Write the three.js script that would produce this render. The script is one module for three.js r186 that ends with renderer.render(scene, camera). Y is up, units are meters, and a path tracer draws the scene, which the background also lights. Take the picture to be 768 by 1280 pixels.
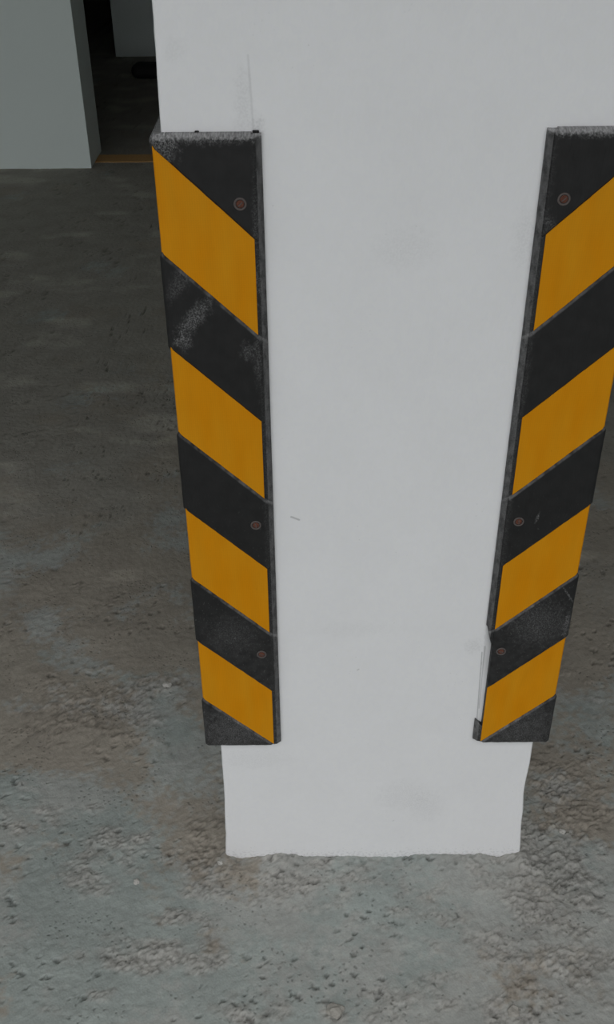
import * as THREE from 'three';
import { createNoise2D, createNoise3D } from 'simplex-noise';
import { mergeGeometries, mergeVertices } from 'three/addons/utils/BufferGeometryUtils.js';
import { RoundedBoxGeometry } from 'three/addons/geometries/RoundedBoxGeometry.js';

// ---------------------------------------------------------------- camera, sky, exposure
const scene = new THREE.Scene();
const camera = new THREE.PerspectiveCamera(53.37, 768 / 1280, 0.05, 60);
camera.position.set(-0.0061, 1.2966, 0.9566);
camera.rotation.order = 'YXZ';
camera.rotation.set(-0.6094, 0.0028, -0.0096);
scene.add(camera);

scene.background = new THREE.Color().setRGB(0.965, 0.972, 1.0);      // even overcast sky, enters through the open front of the car park
const renderer = new THREE.WebGLRenderer({ antialias: true });
renderer.toneMapping = THREE.LinearToneMapping;
renderer.toneMappingExposure = 0.995;
renderer.shadowMap.enabled = true;
renderer.shadowMap.type = THREE.PCFSoftShadowMap;

// soft glow of the clouded sun high in front of the open side
const sun = new THREE.DirectionalLight(new THREE.Color().setRGB(1, 0.98, 0.97), 0.85);
sun.position.set(0.3, 8.0, 4.6);
sun.target.position.set(0.1, 0, 0);
sun.castShadow = true;
sun.shadow.radius = 60;
sun.shadow.mapSize.set(2048, 2048);
Object.assign(sun.shadow.camera, { left: -7, right: 7, top: 9, bottom: -9, near: 0.5, far: 30 });
scene.add(sun, sun.target);

// ---------------------------------------------------------------- helpers
function rngOf(seed) { let a = seed >>> 0; return () => { a = (a + 0x6d2b79f5) | 0; let t = Math.imul(a ^ (a >>> 15), 1 | a); t = (t + Math.imul(t ^ (t >>> 7), 61 | t)) ^ t; return ((t ^ (t >>> 14)) >>> 0) / 4294967296; }; }
const n2 = createNoise2D(rngOf(11)), m2 = createNoise2D(rngOf(57)), n3 = createNoise3D(rngOf(5));
function fbm(x, y, o = 4, f = n2) { let s = 0, a = 0.5; for (let i = 0; i < o; i++) { s += a * f(x, y); x = x * 2.03 + 7.1; y = y * 2.03 - 3.7; a *= 0.5; } return s; }
const sm = (a, b, x) => { const t = Math.min(1, Math.max(0, (x - a) / (b - a))); return t * t * (3 - 2 * t); };
const clamp = (x, a = 0, b = 1) => Math.min(b, Math.max(a, x));
const lerp = (a, b, t) => a + (b - a) * t;
const toS = (l) => 255 * (l <= 0.0031308 ? 12.92 * l : 1.055 * Math.pow(l, 1 / 2.4) - 0.055);
function polyline(pts) { return (x) => { if (x <= pts[0][0]) return pts[0][1]; for (let i = 1; i < pts.length; i++) if (x <= pts[i][0]) { const t = (x - pts[i - 1][0]) / (pts[i][0] - pts[i - 1][0]); return lerp(pts[i - 1][1], pts[i][1], t * t * (3 - 2 * t)); } return pts[pts.length - 1][1]; }; }
function texture(w, h, srgb, fn) {
  const d = new Uint8Array(w * h * 4);
  for (let j = 0; j < h; j++) for (let i = 0; i < w; i++) {
    const c = fn((i + 0.5) / w, (j + 0.5) / h), k = (j * w + i) * 4;
    if (srgb) { d[k] = clamp(toS(c[0]), 0, 255); d[k + 1] = clamp(toS(c[1]), 0, 255); d[k + 2] = clamp(toS(c[2]), 0, 255); } else d[k] = d[k + 1] = d[k + 2] = clamp(c * 255, 0, 255);
    d[k + 3] = 255;
  }
  const t = new THREE.DataTexture(d, w, h);
  t.magFilter = THREE.LinearFilter; t.minFilter = THREE.LinearMipmapLinearFilter; t.generateMipmaps = true;
  t.wrapS = t.wrapT = THREE.MirroredRepeatWrapping;
  if (srgb) t.colorSpace = THREE.SRGBColorSpace;
  t.needsUpdate = true;
  return t;
}
const used = new Map();
function numbered(n) { const k = used.get(n) ?? 0; used.set(n, k + 1); return k ? n + '_' + String(k).padStart(3, '0') : n; }
function shade(o) { o.castShadow = o.receiveShadow = true; return o; }
function part(name, geo, mat, parent) { const m = shade(new THREE.Mesh(geo, mat)); m.name = numbered(name); parent.add(m); return m; }
function struct(name, geo, mat) { const m = shade(new THREE.Mesh(geo, mat)); m.name = name; m.userData.kind = 'structure'; scene.add(m); return m; }
function tag(o, label, category, group) { o.userData.label = label; o.userData.category = category; if (group) o.userData.group = group; return o; }
function box(x0, x1, y0, y1, z0, z1) { const g = new THREE.BoxGeometry(x1 - x0, y1 - y0, z1 - z0); g.translate((x0 + x1) / 2, (y0 + y1) / 2, (z0 + z1) / 2); return g; }

// ---------------------------------------------------------------- materials
// worn screed: grain at 1.2 m per repeat, larger patches come with the vertex colours
const grainMap = texture(1024, 1024, true, (u, v) => {
  const x = u * 1.2, y = v * 1.2;
  let g = 1 + 0.10 * fbm(x * 60, y * 60, 4) + 0.10 * fbm(x * 260, y * 260, 2, m2);
  const pit = sm(0.62, 0.85, n2(x * 95 + 40, y * 95)) * sm(0.1, 0.5, m2(x * 9, y * 9));
  g *= 1 - 0.35 * pit;
  const spk = sm(0.8, 0.95, m2(x * 150 + 9, y * 150)); g *= 1 + 0.12 * spk;
  g *= 0.86;
  return [g, g, g];
});
const grainBump = texture(1024, 1024, false, (u, v) => {
  const x = u * 1.2, y = v * 1.2;
  let h = 0.5 + 0.22 * fbm(x * 45, y * 45, 5) + 0.10 * fbm(x * 280, y * 280, 2, m2);
  h -= 0.3 * sm(0.62, 0.85, n2(x * 95 + 40, y * 95)) * sm(0.1, 0.5, m2(x * 9, y * 9));
  return clamp(h);
});
const floorMat = new THREE.MeshStandardMaterial({ vertexColors: true, map: grainMap, bumpMap: grainBump, bumpScale: 0.0035, roughness: 0.93 });

const paintBump = texture(1024, 1024, false, (u, v) => clamp(0.5 + 0.3 * fbm(u * 30, v * 30, 4) + 0.12 * fbm(u * 220, v * 220, 2, m2)));
// pillar paint: x -0.2..0.4, y 0..1.25; hand marks, scuffs and pencil lines where the photograph has them
const marks = [ // x, y, half width, half height, strength
  [0.125, 0.135, 0.035, 0.03, 0.07], [0.16, 0.11, 0.022, 0.03, 0.06], [-0.085, 0.215, 0.05, 0.02, 0.06], [-0.062, 1.075, 0.008, 0.03, 0.09],
  [-0.05, 1.055, 0.006, 0.01, 0.16], [0.2, 0.42, 0.012, 0.012, 0.1], [0.09, 0.94, 0.03, 0.02, 0.05], [0.205, 0.95, 0.012, 0.03, 0.07], [-0.12, 1.12, 0.01, 0.01, 0.05], [0.05, 0.45, 0.06, 0.012, 0.035]];
const paintMap = texture(1024, 2048, true, (u, v) => {
  const x = -0.2 + u * 0.6, y = v * 1.25;
  let c = 0.80 * (1 + 0.022 * fbm(x * 6, y * 6, 3) + 0.012 * fbm(x * 60, y * 60, 2, m2));
  let d = 0;
  for (const [mx, my, w, h, s] of marks) { const q = Math.hypot((x - mx) / w, (y - my) / h); if (q < 1.6) d += s * (1 - sm(0.3, 1.5, q + 0.5 * fbm(x * 90, y * 90, 3))) * (0.7 + 0.6 * n2(x * 300, y * 300)); }
  d += 0.25 * sm(0.86, 0.97, n2(x * 95 + 3, y * 95)) * sm(0.5, 0.8, m2(x * 11, y * 11 + 4));          // specks
  const line = (x0, y0, x1, y1, w, s) => { const t = clamp(((x - x0) * (x1 - x0) + (y - y0) * (y1 - y0)) / ((x1 - x0) ** 2 + (y1 - y0) ** 2)); const q = Math.hypot(x - lerp(x0, x1, t), y - lerp(y0, y1, t)); return s * (1 - sm(w * 0.5, w * 1.4, q)); };
  d += line(-0.027, 0.622, -0.018, 0.618, 0.0012, 0.35);
  d += line(-0.0565, 1.115, -0.054, 1.05, 0.001, 0.12);
  d += line(0.2115, 0.41, 0.216, 0.28, 0.0007, 0.4) + line(0.2145, 0.42, 0.2165, 0.31, 0.0007, 0.3);
  if (x > 0.205 && x < 0.23 && y > 0.2 && y < 0.5) d += 0.16 * sm(0.2118, 0.2135, x + 0.0012 * n2(y * 90, 1)) * sm(0.36, 0.40, y + 0.01 * n2(x * 300, 4)) * (1 - sm(0.43, 0.46, y));   // rubber left on the plaster
  if (y < 0.04) d += 0.14 * sm(0.25, 0.6, fbm(x * 120, y * 160, 3) + 0.35 - y * 22);                // cement splashes at the foot
  c *= 1 - clamp(d, 0, 0.6);
  return [c * 0.985, c * 0.995, c * 1.0];
});
const pillarPaint = new THREE.MeshStandardMaterial({ map: paintMap, bumpMap: paintBump, bumpScale: 0.0007, roughness: 0.62 });
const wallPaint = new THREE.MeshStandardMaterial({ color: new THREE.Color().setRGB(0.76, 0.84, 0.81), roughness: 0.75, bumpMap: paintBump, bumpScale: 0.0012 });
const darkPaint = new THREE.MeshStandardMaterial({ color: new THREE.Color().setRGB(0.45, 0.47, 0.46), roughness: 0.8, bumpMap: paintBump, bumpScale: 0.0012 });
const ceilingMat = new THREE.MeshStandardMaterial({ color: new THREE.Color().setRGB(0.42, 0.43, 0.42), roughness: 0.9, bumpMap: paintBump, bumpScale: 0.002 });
const groundMat = new THREE.MeshStandardMaterial({ color: new THREE.Color().setRGB(0.30, 0.31, 0.29), roughness: 0.95, map: grainMap, bumpMap: grainBump, bumpScale: 0.003 });

// guards: s -0.105..0.105 across both wings, y 0..0.8. Chalky dust and scuffs lie where each guard carries them
function rubberMap(spots, seed) {
  return texture(512, 1024, true, (u, v) => {
    const s = (u - 0.5) * 0.21, y = v * 0.8;
    let d = 0.004 * (1 + fbm(s * 40 + seed, y * 40, 3));
    for (const [x, h, w, l, a, k] of spots) {
      const c = Math.cos(a), si = Math.sin(a), p = (s - x) * c + (y - h) * si, q = -(s - x) * si + (y - h) * c;
      const r = Math.hypot(p / w, q / l);
      if (r < 1.8) d += k * (1 - sm(0.2, 1.5, r + 0.7 * fbm(s * 120 + seed, y * 120, 3))) * clamp(0.35 + 1.1 * n2(s * 900, y * 900 + seed) * 0.6 + 0.5 * m2(s * 350, y * 350));
    }
    d += 0.07 * sm(0.78, 0.95, m2(s * 170 + seed, y * 170)) * sm(0.35, 0.1, Math.abs(y - 0.12)) ;       // specks of cement on the lower part
    d += 0.022 * sm(0.32, 0.02, y) * clamp(0.6 + fbm(s * 60, y * 60 + seed, 4));                          // splashed cement film, blotchy
    const au = Math.max(0, Math.abs(s) - 0.001), e = au * 0.965 + y;                                    // wear and a bevel highlight painted on the bands' upper edges
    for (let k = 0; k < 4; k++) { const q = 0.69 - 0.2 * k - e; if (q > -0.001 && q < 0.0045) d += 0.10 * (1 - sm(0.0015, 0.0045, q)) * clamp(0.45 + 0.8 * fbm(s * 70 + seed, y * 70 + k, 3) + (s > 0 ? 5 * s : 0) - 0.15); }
    if (au > 0.0945) d += 0.075 * clamp(0.75 + 0.9 * fbm(s * 150 + seed, y * 45, 4));                     // lighter grey strip of the bevel
    d += 0.25 * sm(0.7945, 0.799, y + 0.003 * fbm(s * 200, y * 200 + seed, 2)) * clamp(0.8 + 0.7 * fbm(s * 300, y * 300 + seed, 3));   // dust settled on the top
    const b = 0.009 + d;
    return [b * 1.0, b * 1.0, b * 1.0];
  });
}
const rubberBump = texture(512, 512, false, (u, v) => clamp(0.5 + 0.3 * fbm(u * 40, v * 40, 4)));
const filmMap = texture(1024, 1024, true, (u, v) => {
  const s = u * 0.21, y = v * 0.8, w = 2 * Math.PI / 0.0045, a = Math.sin((s + y) * w), b = Math.sin((s - y) * w);
  const g = 1 + 0.045 * a * b + 0.05 * fbm(u * 9, v * 9, 4) - 0.10 * sm(0.55, 0.8, fbm(u * 22 + 5, v * 22, 4)) ;
  const t = clamp(0.5 + fbm(u * 5 + 2, v * 5, 3));
  return [0.60 * g, lerp(0.232, 0.255, t) * g, lerp(0.002, 0.006, t)];
});
const filmBump = texture(1024, 1024, false, (u, v) => clamp(0.5 + 0.4 * fbm(u * 12, v * 40, 3)));
const filmMat = new THREE.MeshPhysicalMaterial({ map: filmMap, bumpMap: filmBump, bumpScale: 0.0002, roughness: 0.5, specularIntensity: 0.2 });
const rustMat = new THREE.MeshStandardMaterial({ color: new THREE.Color().setRGB(0.16, 0.055, 0.033), roughness: 0.8, bumpMap: rubberBump, bumpScale: 0.001 });
const plugRim = new THREE.MeshStandardMaterial({ color: new THREE.Color().setRGB(0.09, 0.075, 0.07), roughness: 0.8 });
const lineMat = new THREE.MeshStandardMaterial({ color: new THREE.Color().setRGB(0.62, 0.36, 0.14), roughness: 0.8, map: grainMap, bumpMap: grainBump, bumpScale: 0.002 });

// ---------------------------------------------------------------- floor: one relief mesh, fine in front of the camera
const PX0 = -0.138, PX1 = 0.3035, PD = 0.44;                          // pillar footprint
const edgeLine = polyline([[-0.16, 0.002], [-0.136, 0.0067], [-0.115, -0.004], [-0.097, -0.001], [-0.049, 0.008], [-0.013, 0.0], [0.035, -0.001], [0.113, -0.006], [0.154, 0.003], [0.25, 0.003], [0.272, -0.007], [0.290, 0.002], [0.305, 0.0115], [0.34, 0.004]]);
// rough patches of spilt mortar: x, z, rx, rz, strength
const rough = [[0.33, 0.02, 0.10, 0.12, 1], [0.40, -0.1, 0.09, 0.12, 0.8], [0.31, 0.17, 0.13, 0.08, 0.8], [-0.05, 0.04, 0.14, 0.05, 0.8], [-0.17, 0.0, 0.05, 0.12, 0.7], [-0.22, 0.16, 0.11, 0.03, 0.9], [-0.2, 0.1, 0.07, 0.02, 0.7],
  [-0.3, -0.02, 0.12, 0.05, 0.6], [-0.38, -0.3, 0.16, 0.09, 0.9], [-0.27, -0.36, 0.05, 0.03, 1], [0.17, 0.1, 0.14, 0.06, 0.45], [0.13, 0.22, 0.1, 0.04, 0.6], [-0.08, 0.24, 0.06, 0.03, 0.6], [0.02, 0.24, 0.02, 0.015, 1], [0.25, 0.24, 0.05, 0.03, 0.8], [-0.34, 0.04, 0.05, 0.03, 0.7], [-0.3, 0.22, 0.07, 0.02, 0.5], [-0.45, -0.08, 0.1, 0.06, 0.5], [0.55, -0.35, 0.12, 0.1, 0.4], [-0.5, -0.55, 0.2, 0.1, 0.35]];
function roughAt(x, z) { let r = 0; for (const [cx, cz, rx, rz, s] of rough) { const q = ((x - cx) / rx) ** 2 + ((z - cz) / rz) ** 2; if (q < 6) r = Math.max(r, s * Math.exp(-q * 0.9)); } return clamp(r + 0.25 * sm(0.25, 0.7, fbm(x * 3 + 11, z * 5, 3))) * sm(-1.8, -0.6, z); }
function floorAt(x, z) {                                              // height, and how worn or broken the skin is
  const r = sm(0.22, 0.85, roughAt(x, z) + 0.55 * fbm(x * 14, z * 20, 3, m2));
  const crumb = fbm(x * 70, z * 80, 4), fine = fbm(x * 170 + 3, z * 180, 3, m2), lump = fbm(x * 24 + 8, z * 30, 3, m2);
  let h = 0.0012 * fbm(x * 2.2, z * 2.2, 3) + 0.0006 * fbm(x * 10, z * 22, 3) + 0.0005 * fbm(x * 80, z * 95, 3, m2);
  h += r * (0.0021 * lump + 0.0025 * crumb + 0.0015 * (0.6 - Math.abs(n2(x * 46 + 9, z * 58) + 0.5 * m2(x * 90, z * 90))) * sm(-0.2, 0.5, lump) + 0.0021 * fine);
  const flake = sm(0.12, 0.16, fbm(x * 16 + 21, z * 21, 4)) * r;                                        // broken edges of thin skin
  h += 0.0018 * flake;
  h += 0.0008 * Math.sin(x * 150 + z * 60 + 6 * fbm(x * 5, z * 5, 2)) * sm(0.0, 0.35, fbm(x * 2.3 + 5, z * 2.1 + 1, 2)) * sm(-1.6, -0.5, z) * sm(0.1, -0.2, z);   // trowel strokes
  const hole = sm(0.66, 0.84, n2(x * 34 + 17, z * 48) + 0.25 * m2(x * 140, z * 150)) * sm(-0.1, 0.5, m2(x * 4 + 3, z * 5));
  h -= 0.0035 * hole;
  const dz = z < 0 ? (z > -PD ? 0 : -PD - z) : z, dx = x < PX0 ? PX0 - x : x > PX1 ? x - PX1 : 0, d = Math.hypot(dx, Math.max(0, dz));
  h += (0.7 * edgeLine(x) + 0.0035 * fbm(x * 60, z * 60, 3)) * Math.exp(-((d / 0.022) ** 2));        // mortar lip against the pillar's foot
  return [h, r, hole, crumb + 0.7 * fine];
}
{
  const grade = (list) => { const out = []; for (const [a, b, st] of list) { const n = Math.max(1, Math.round((b - a) / st)); for (let i = 0; i < n; i++) out.push(a + (b - a) * i / n); } out.push(list[list.length - 1][1]); return out; };
  const xs = grade([[-6, -2, 1], [-2, -1.2, 0.04], [-1.2, -0.6, 0.01], [-0.6, 0.6, 0.0024], [0.6, 1.2, 0.01], [1.2, 2, 0.05], [2, 6, 1]]);
  const zs = grade([[-9, -6, 0.5], [-6, -3.6, 0.05], [-3.6, -1.6, 0.018], [-1.6, -0.7, 0.007], [-0.7, -0.2, 0.0034], [-0.2, 0.30, 0.0021], [0.30, 0.8, 0.03], [0.8, 2.6, 0.15]]);
  const nx = xs.length, nz = zs.length, pos = new Float32Array(nx * nz * 3), col = new Float32Array(nx * nz * 3), uv = new Float32Array(nx * nz * 2), idx = [];
  for (let j = 0; j < nz; j++) for (let i = 0; i < nx; i++) {
    const x = xs[i], z = zs[j], k = j * nx + i, [h, r, hole, crumb] = floorAt(x, z);
    pos.set([x, h, z], k * 3); uv.set([x / 1.2, -z / 1.2], k * 2);
    // tones: pale green grey skin of the screed, brown soiling with light falloff towards the back painted in, grey crumbs
    const green = [0.288, 0.322, 0.304], skin = [0.325, 0.338, 0.318], crumbC = [0.345, 0.338, 0.312], dirtShade = [0.285, 0.255, 0.21], backTone = [0.285, 0.27, 0.235];
    const grain = 0.5 * fbm(x * 45 + 2, z * 50, 4, m2), patch = fbm(x * 2.6 + 7, z * 3.2, 5), tintNoise = fbm(x * 2.2 + 31, z * 2.6 + 5, 4, m2);
    const gr = sm(-0.12, 0.22, tintNoise + grain * 0.5 + 0.6 * sm(0.1, 0.4, Math.abs(x - 0.08)) - 0.25 - 0.5 * sm(-0.05, -0.4, z + 0.3 * patch));                    // greenish tint in patches, stronger to the sides
    const dirtFade = sm(-0.1, 0.25, patch + grain * 0.6 + clamp(-0.3 - z * 1.6, -0.45, 0.4));                           // brown soiling in patches; the depth bias paints in the light's falloff
    const backMix = sm(-0.1, 0.3, fbm(x * 1.9 + 3, z * 2.4, 4) + grain * 0.5 + clamp(-0.9 - z * 0.9, -0.5, 0.5));  // rear tone mixed in with depth, part of the painted light falloff
    const c = [0, 1, 2].map((q) => lerp(lerp(lerp(lerp(skin[q], green[q], gr), crumbC[q], r * 0.8), dirtShade[q], dirtFade * 0.9), backTone[q], backMix));
    let g = 1 + 0.16 * fbm(x * 7, z * 9, 4) + 0.12 * fbm(x * 30, z * 34, 3, m2) * (0.5 + r) + 0.12 * fbm(x * 110, z * 120, 2) * (0.4 + 0.6 * r);
    g *= 1 - 0.42 * hole; g *= 1 - 0.34 * r * sm(0.05, 0.5, -crumb);
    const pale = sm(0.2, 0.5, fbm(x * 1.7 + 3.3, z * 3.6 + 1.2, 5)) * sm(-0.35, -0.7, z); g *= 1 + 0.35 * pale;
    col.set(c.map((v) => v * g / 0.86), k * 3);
    if (i < nx - 1 && j < nz - 1) idx.push(k, k + nx, k + 1, k + 1, k + nx, k + nx + 1);
  }
  const g = new THREE.BufferGeometry();
  g.setAttribute('position', new THREE.BufferAttribute(pos, 3)); g.setAttribute('color', new THREE.BufferAttribute(col, 3)); g.setAttribute('uv', new THREE.BufferAttribute(uv, 2));
  g.setIndex(idx); g.computeVertexNormals();
  // underside, so that the slab has thickness
  const under = box(-6, 6, -0.25, -0.03, -9, 2.6).toNonIndexed(); under.setAttribute('color', new THREE.BufferAttribute(new Float32Array(under.attributes.position.count * 3).fill(0.25), 3));
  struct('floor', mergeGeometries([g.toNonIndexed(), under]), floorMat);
}

// ---------------------------------------------------------------- room shell
const H = 2.75, OPEN = 2.6, ADDED_JAMB = 0.45;  // right jamb of the added doorway, set by how dark the rear is
const shellUV = (g) => { const p = g.attributes.position, n = g.attributes.normal, u = g.attributes.uv; for (let i = 0; i < p.count; i++) { const ax = Math.abs(n.getX(i)), ay = Math.abs(n.getY(i)); if (ax > 0.5) u.setXY(i, p.getZ(i), p.getY(i)); else if (ay > 0.5) u.setXY(i, p.getX(i), p.getZ(i)); else u.setXY(i, p.getX(i), p.getY(i)); } return g; };
struct('wall_left_extended', shellUV(box(-6, -0.938, -0.02, H, -3.775, -3.515)), wallPaint);  // only its end is in view; the length beyond is added to block light
struct('wall_right_added', shellUV(box(ADDED_JAMB, 6, -0.02, H, -3.775, -3.515)), wallPaint);  // unseen wall added to narrow the gap and keep the rear dark
struct('wall_west', shellUV(box(-6.2, -6, -0.2, H, -9.2, OPEN)), wallPaint);
struct('wall_east_shading', shellUV(box(2.4, 2.6, -0.2, H, -3.6, OPEN)), ceilingMat);  // unseen wall brought in close and grey to shade the left wall's side face
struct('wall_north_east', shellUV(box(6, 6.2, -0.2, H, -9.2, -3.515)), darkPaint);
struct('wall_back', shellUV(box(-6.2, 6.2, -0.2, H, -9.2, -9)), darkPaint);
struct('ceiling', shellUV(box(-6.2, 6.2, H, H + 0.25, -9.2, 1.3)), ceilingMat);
struct('ground', shellUV(box(-30, 30, -0.4, -0.015, OPEN, 40)), groundMat);

// ---------------------------------------------------------------- white pillar, its edges as uneven as the plasterer left them
{
  const left = polyline([[0, -0.1355], [0.07, -0.1325], [0.16, -0.130], [0.24, -0.1295], [0.34, -0.135], [0.6, -0.1375], [1.05, -0.1385], [1.16, -0.1365], [1.6, -0.138]]);
  const right = polyline([[0, 0.305], [0.087, 0.2995], [0.148, 0.2955], [0.21, 0.297], [0.24, 0.2965], [0.34, 0.301], [0.6, 0.3035], [1.6, 0.3035]]);
  const ys = []; for (let y = -0.03; y < 1.3; y += 0.012) ys.push(y); ys.push(1.4, 1.7, 2.0, 2.4, H);
  const ring = (y) => {
    const l = left(y), r = right(y), o = [], R = 0.0025, w = 0.0009;
    const wob = (x, z) => w * fbm(x * 25 + z * 9, y * 25, 3);
    const N = 40, M = 12;
    for (let i = 0; i <= N; i++) { const x = lerp(l + R, r - R, i / N); o.push([x, wob(x, 0) * 0.7]); }
    for (let i = 1; i < 4; i++) { const a = Math.PI / 2 * (1 - i / 4); o.push([r - R + R * Math.cos(a), -R + R * Math.sin(a)]); }
    for (let i = 0; i <= M; i++) o.push([r + wob(3, i), lerp(-R, -PD + R, i / M)]);
    for (let i = 1; i < 4; i++) { const a = -Math.PI / 2 * i / 4; o.push([r - R + R * Math.cos(a), -PD + R + R * Math.sin(a)]); }
    for (let i = 0; i <= N; i++) { const x = lerp(r - R, l + R, i / N); o.push([x, -PD]); }
    for (let i = 1; i < 4; i++) { const a = -Math.PI / 2 - Math.PI / 2 * i / 4; o.push([l + R + R * Math.cos(a), -PD + R + R * Math.sin(a)]); }
    for (let i = 0; i <= M; i++) o.push([l + wob(7, i), lerp(-PD + R, -R, i / M)]);
    for (let i = 1; i < 4; i++) { const a = Math.PI - Math.PI / 2 * i / 4; o.push([l + R + R * Math.cos(a), -R + R * Math.sin(a)]); }
    o.push(o[0]);
    return o;
  };
  const rings = ys.map(ring), n = rings[0].length, pos = [], uv = [], idx = [];
  rings.forEach((rg, j) => { let peri = 0; rg.forEach(([x, z], i) => { if (i) peri += Math.hypot(x - rg[i - 1][0], z - rg[i - 1][1]); pos.push(x, ys[j], z); uv.push(i <= 42 ? (x + 0.2) / 0.6 : (rg[0][0] + 0.2 + peri) / 0.6, ys[j] / 1.25); }); });
  for (let j = 0; j < ys.length - 1; j++) for (let i = 0; i < n - 1; i++) { const a = j * n + i, b = a + n; idx.push(a, a + 1, b, b, a + 1, b + 1); }
  const g = new THREE.BufferGeometry(); g.setAttribute('position', new THREE.Float32BufferAttribute(pos, 3)); g.setAttribute('uv', new THREE.Float32BufferAttribute(uv, 2)); g.setIndex(idx); g.computeVertexNormals();
  const p = shade(new THREE.Mesh(g, pillarPaint)); p.name = numbered('pillar'); scene.add(p);
  tag(p, 'white painted square pillar in the foreground carrying the two striped corner guards', 'pillar');
}

// ---------------------------------------------------------------- corner guards
// s runs along the wings from the outer corner (s > 0 across the pillar's front, s < 0 round its side); n is the height above the plaster
const K = 0.006, A = 0.004;
function wrap(s, n, mirror) {
  const a = Math.abs(s);
  let x, z;                                                          // for the front wing of a guard on a left corner
  if (n < K) { x = a > A ? Math.max(0, a - A - K) : 0; z = a > A ? n : n * 0.7; if (a <= A) x = -n * 0.7; else if (a - A - K < 0) x = Math.max(-n, a - A - K); }
  else if (a > A) { x = -K + (a - A); z = n; }
  else { const t = (a / A) * Math.PI / 4, r = n - K; x = -K + r * -Math.sin(Math.PI / 4 - t); z = K + r * Math.cos(Math.PI / 4 - t); }
  if (s < 0) [x, z] = [-z, -x];
  return mirror ? [-x, z] : [x, z];
}
const COLS = (s0, s1, step = 0.004) => { const o = new Set([s0, s1]); for (let s = Math.ceil(s0 / step) * step; s < s1; s += step) if (s > s0) o.add(+s.toFixed(5)); for (const s of [-0.003, -0.002, -0.001, 0, 0.001, 0.002, 0.003]) if (s > s0 && s < s1) o.add(s); return [...o].sort((a, b) => a - b).filter((s, i, l) => !i || s - l[i - 1] > 1e-5); };
// a sheet bent round the corner between yb(s) and yt(s), n0..n1 thick, its front edges chamfered
function sheet({ s0, s1, yb, yt, n0, n1, ch = 0.0008, chn = ch, endCh = 0, mirror, seed = 0, rag = 0, front }) {
  const cols = COLS(s0, s1), P = [], U = [], I = [];
  const add = (s, y, n) => { const [x, z] = wrap(s, n, mirror); P.push(x, y, z); U.push((s + 0.105) / 0.21, y / 0.8); };
  const NV = 14;
  cols.forEach((s, ci) => {
    let b = yb(s), t = yt(s); if (t - b < 0.0004) t = b + 0.0004;
    b += rag * n2(s * 160 + seed, b * 40); t += rag * n2(s * 160 + seed + 31, t * 40);
    const c = Math.min(ch, (t - b) * 0.45), e = (ci === 0 || ci === cols.length - 1) ? endCh : 0, nf = (y) => (front ? front(s, y) : n1) - e + 0.00025 * fbm(s * 60 + seed, y * 25, 2);
    add(s, b, n0); add(s, b, nf(b) - chn);
    for (let i = 0; i <= NV; i++) { const y = lerp(b + c, t - c, i / NV); add(s, y, nf(y)); }
    add(s, t, nf(t) - chn); add(s, t, n0);
  });
  const R = NV + 5, quad = (a, b, c, d) => mirror ? I.push(a, c, b, b, c, d) : I.push(a, b, c, c, b, d);
  for (let ci = 0; ci < cols.length - 1; ci++) for (let j = 0; j < R; j++) { const a = ci * R + j, b = ci * R + (j + 1) % R; quad(a, a + R, b, b + R); }
  for (const [ci, flip] of [[0, false], [cols.length - 1, true]]) for (let j = 0; j < R / 2 - 1; j++) { const a = ci * R + j, b = a + 1, c = ci * R + R - 1 - j, d = c - 1; if (flip !== !!mirror) I.push(a, c, b, b, c, d); else I.push(a, b, c, c, b, d); }
  let g = new THREE.BufferGeometry(); g.setAttribute('position', new THREE.Float32BufferAttribute(P, 3)); g.setAttribute('uv', new THREE.Float32BufferAttribute(U, 2)); g.setIndex(I);
  g = g.toNonIndexed(); return crease(g, 0.5);
}
function crease(g, angle) {                                           // smooth within the angle, sharp beyond it
  g.computeVertexNormals();
  const p = g.attributes.position, fn = g.attributes.normal.clone(), map = new Map(), nrm = g.attributes.normal, cut = Math.cos(angle);
  const key = (i) => Math.round(p.getX(i) * 2e5) + ',' + Math.round(p.getY(i) * 2e5) + ',' + Math.round(p.getZ(i) * 2e5);
  for (let i = 0; i < p.count; i++) { const k = key(i); if (!map.has(k)) map.set(k, []); map.get(k).push(i); }
  const a = new THREE.Vector3(), b = new THREE.Vector3(), s = new THREE.Vector3();
  for (const l of map.values()) for (const i of l) { a.fromBufferAttribute(fn, i); s.set(0, 0, 0); for (const j of l) { b.fromBufferAttribute(fn, j); if (a.dot(b) > cut) s.add(b); } if (s.lengthSq() > 0) { s.normalize(); nrm.setXYZ(i, s.x, s.y, s.z); } }
  return g;
}
const SL = 0.965, uOf = (s) => Math.max(0, Math.abs(s) - 0.001);
const yTop = (k) => (s) => 0.79 - 0.2 * k - SL * uOf(s), yBot = (k) => (s) => 0.69 - 0.2 * k - SL * uOf(s);
const screwHead = new THREE.LatheGeometry([[0, 0.0012], [0.002, 0.0011], [0.0036, 0.0005], [0.0042, -0.0006], [0.0042, -0.002]].map(([r, y]) => new THREE.Vector2(r, y)), 18).rotateX(Math.PI / 2);
const screwRim = new THREE.TorusGeometry(0.0052, 0.0011, 8, 22);
const screwSlot = new THREE.BoxGeometry(0.0055, 0.0009, 0.0008);

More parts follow.
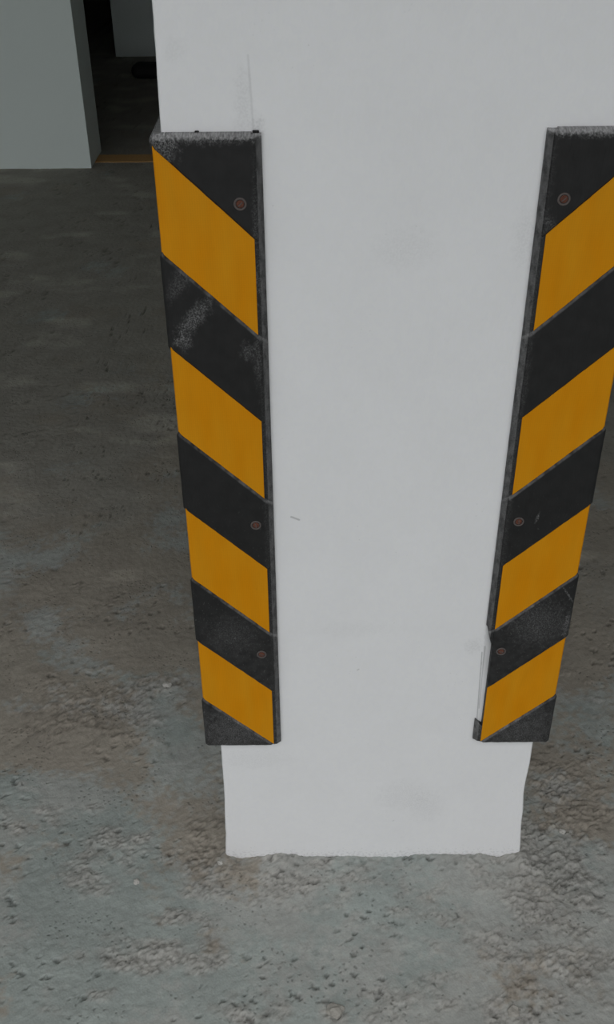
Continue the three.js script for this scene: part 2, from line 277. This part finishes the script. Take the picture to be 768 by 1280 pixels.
function cornerGuard({ x, y, mirror, label, spots, seed, broken, tabs = [] }) {
  const t = new THREE.Group(); t.name = numbered('corner_guard'); t.position.set(x, y, 0); scene.add(t);
  tag(t, label, 'corner guard');
  const rubber = new THREE.MeshPhysicalMaterial({ map: rubberMap(spots, seed), bumpMap: rubberBump, bumpScale: 0.0006, roughness: 0.58, specularIntensity: 0.6 });
  const E0 = 0.0918, common = { mirror, seed };
  part('backing', sheet({ ...common, s0: -E0, s1: E0, yb: () => 0, yt: () => 0.8, n0: 0, n1: 0.0083, ch: 0.0022, chn: 0.002 }), rubber, t);
  const bevel = (s) => lerp(0.0083, 0.0035, sm(0.094, 0.101, Math.abs(s)));
  const fl = (s0, s1, yb, yt) => sheet({ ...common, s0, s1, yb, yt, n0: 0, n1: 0.0083, ch: 0.001, rag: 0.0004, front: (s) => bevel(s) });
  part('edge_flange', fl(-0.101, -E0, () => 0.001, () => 0.799), rubber, t).userData.label = 'bevelled edge strip along the side of the pillar';
  if (broken) {
    part('edge_flange', fl(E0, 0.101, (s) => 0.172 + 0.032 * sm(E0, 0.101, s), () => 0.799), rubber, t).userData.label = 'long upper piece of the broken edge strip';
    part('edge_flange', fl(E0, 0.101, () => 0.0015, (s) => 0.031 + 0.008 * sm(E0, 0.101, s)), rubber, t).userData.label = 'short stub of the broken edge strip at the foot';
  } else part('edge_flange', fl(E0, 0.101, () => 0.001, () => 0.799), rubber, t);
  for (let k = 0; k < 4; k++) part('reflective_panel', sheet({ ...common, s0: -0.0915, s1: 0.0915, yb: yBot(k), yt: yTop(k), n0: 0.008, n1: 0.00885, ch: 0.0003, rag: 0.00025, seed: seed + k }), filmMat, t);
  for (let k = 0; k < 5; k++) {
    const e = broken && k > 2 ? 0.0915 : 0.095;
    const yb = k < 4 ? yTop(k) : () => 0.0012, yt = (s) => Math.min(k ? 9 : 0.7985, k < 4 || true ? yBot(k - 1)(s) : 0);
    part('raised_band', sheet({ ...common, s0: k === 4 ? -0.089 : -0.095, s1: k === 4 ? 0.0895 : e, yb, yt, n0: 0.0078, n1: 0.0108, ch: 0.0028, chn: 0.0017, endCh: 0.0015, seed: seed + 9 * k, rag: 0.0004 }), rubber, t);
  }
  for (const side of [1, -1]) [0.737, 0.3675, 0.168].forEach((h, i) => {
    const s = side * (0.0795 + (i ? 0.0012 : 0)), [px, pz] = wrap(s, 0.0107, mirror);
    const b = part('screw', screwHead, rustMat, t); b.position.set(px, h, pz); if (side < 0) b.rotation.y = mirror ? Math.PI / 2 : -Math.PI / 2;
    part('rim', screwRim, plugRim, b);
    const sl = part('slot', screwSlot, plugRim, b); sl.position.z = 0.0009; sl.rotation.z = 0.7 + i;
  });
  for (const [tx, w] of tabs) { const b = part('tab', new RoundedBoxGeometry(w, 0.005, 0.0025, 2, 0.0008), rubber, t); b.position.set(tx, 0.7988, 0.0014); }   // small dark pieces on the top edge
  return t;
}
cornerGuard({ x: -0.138, y: 0.251, mirror: false, tabs: [[0.0325, 0.004], [0.086, 0.006]], seed: 3, label: 'left of two black and yellow striped rubber corner guards, its edge strip whole',
  spots: [[0.028, 0.622, 0.008, 0.026, -0.7, 0.17], [0.016, 0.597, 0.008, 0.009, 0, 0.15], [0.016, 0.66, 0.008, 0.022, -0.6, 0.07], [0.05, 0.798, 0.06, 0.006, 0, 0.14], [0.01, 0.79, 0.015, 0.014, 0, 0.16], [0.092, 0.66, 0.004, 0.02, 0, 0.08], [0.093, 0.72, 0.003, 0.03, 0, 0.06], [0.09, 0.58, 0.004, 0.03, 0, 0.07], [0.045, 0.2, 0.03, 0.03, 0, 0.05], [0.04, 0.03, 0.05, 0.04, 0, 0.09], [0.097, 0.4, 0.006, 0.42, 0, 0.045], [0.08, 0.585, 0.006, 0.01, 0, 0.1]] });
cornerGuard({ x: 0.3035, y: 0.253, mirror: true, seed: 41, broken: true, label: 'right of two black and yellow striped rubber corner guards, its edge strip broken low down',
  spots: [[0.05, 0.798, 0.06, 0.005, 0, 0.18], [0.04, 0.215, 0.035, 0.035, 0, 0.08], [0.045, 0.03, 0.05, 0.04, 0, 0.07], [0.087, 0.71, 0.005, 0.016, -0.5, 0.07], [0.06, 0.373, 0.0015, 0.008, 0.2, 0.2], [0.097, 0.5, 0.006, 0.35, 0, 0.05], [0.008, 0.257, 0.014, 0.0013, 1.0, 0.16], [0.004, 0.21, 0.004, 0.02, 0, 0.12], [0.094, 0.03, 0.01, 0.02, 0, 0.06]] });

// ---------------------------------------------------------------- behind the added doorway
{
  const g = new RoundedBoxGeometry(0.44, H + 0.02, 0.44, 2, 0.006); g.translate(0, H / 2 - 0.01, 0);
  const p = shade(new THREE.Mesh(g, wallPaint)); p.name = numbered('pillar'); p.position.set(-1.19 + 0.22, 0, -5.87 - 0.22); scene.add(p);
  tag(p, 'pale pillar standing in the dark space beyond the wall end', 'pillar');
  const d = new RoundedBoxGeometry(0.42, 0.08, 0.13, 4, 0.039); d.translate(0, 0.04, 0);
  const b = shade(new THREE.Mesh(d, new THREE.MeshStandardMaterial({ color: new THREE.Color().setRGB(0.012, 0.012, 0.012), roughness: 0.8 })));
  b.name = numbered('block'); b.position.set(-0.79, 0, -5.26); b.rotation.y = -0.12; scene.add(b);
  tag(b, 'low rounded black block on the dark floor, mostly hidden behind the white foreground pillar', 'block');
  // yellow line, worn paint with a wavering edge
  const s = new THREE.Shape(), top = [], bot = [];
  for (let x = -0.936; x <= ADDED_JAMB - 0.002; x += 0.02) { top.push([x, 3.705 + 0.003 * n2(x * 30, 2)]); bot.push([x, 3.595 + 0.003 * n2(x * 30, 7)]); }
  [...bot, ...top.reverse()].forEach(([x, y], i) => i ? s.lineTo(x, y) : s.moveTo(x, y));
  const lg = new THREE.ExtrudeGeometry(s, { depth: 0.003, bevelEnabled: false }); lg.rotateX(-Math.PI / 2);
  const l = shade(new THREE.Mesh(lg, lineMat)); l.name = numbered('painted_line'); l.position.y = 0.0008; scene.add(l);
  tag(l, 'dull yellow line painted on the floor across the gap beside the wall end', 'floor marking');
}

// ---------------------------------------------------------------- loose crumbs of mortar
{
  const pale = new THREE.MeshStandardMaterial({ color: new THREE.Color().setRGB(0.44, 0.43, 0.40), roughness: 0.95 }), dull = new THREE.MeshStandardMaterial({ color: new THREE.Color().setRGB(0.30, 0.29, 0.26), roughness: 0.95 });
  const crumbs = [
    [-0.262, -0.357, 0.006, pale, 'pale stone chip in a dark dent of the floor, left of the left guard'],
    [-0.2635, 0.043, 0.0042, pale, 'pale mortar crumb on the floor, furthest left of the crumbs'],
    [-0.143, 0.014, 0.0036, pale, 'small whitish crumb by the left bottom corner of the white pillar'],
    [0.368, -0.085, 0.008, dull, 'grey mortar lump on the floor right of the pillar foot, largest of the crumbs there'],
    [0.377, -0.04, 0.0045, pale, 'pale crumb among the broken mortar right of the pillar foot'],
    [0.023, 0.240, 0.0095, dull, 'grey mortar lump on the floor near the bottom edge, middle of the picture'],
    [0.255, 0.241, 0.0075, dull, 'dark grey lump on the floor near the bottom edge, right of the middle'],
  ];
  crumbs.forEach(([x, z, r, m, label], i) => {
    let g = new THREE.IcosahedronGeometry(r, 2); const p = g.attributes.position;
    for (let k = 0; k < p.count; k++) { const a = p.getX(k), b = p.getY(k), c = p.getZ(k), f = 1 + 0.3 * n3(a / r * 0.9 + i * 9, b / r * 0.9, c / r * 0.9) + 0.12 * n3(a / r * 2.6, b / r * 2.6 + i * 5, c / r * 2.6); p.setXYZ(k, a * f * 1.15, b * f * 0.7, c * f); }
    g.computeVertexNormals();
    const o = shade(new THREE.Mesh(g, m)); o.name = numbered('mortar_crumb'); o.position.set(x, floorAt(x, z)[0] + r * 0.35, z); o.rotation.y = i * 1.3; scene.add(o);
    tag(o, label, 'mortar crumb');
  });
}
renderer.render(scene, camera);
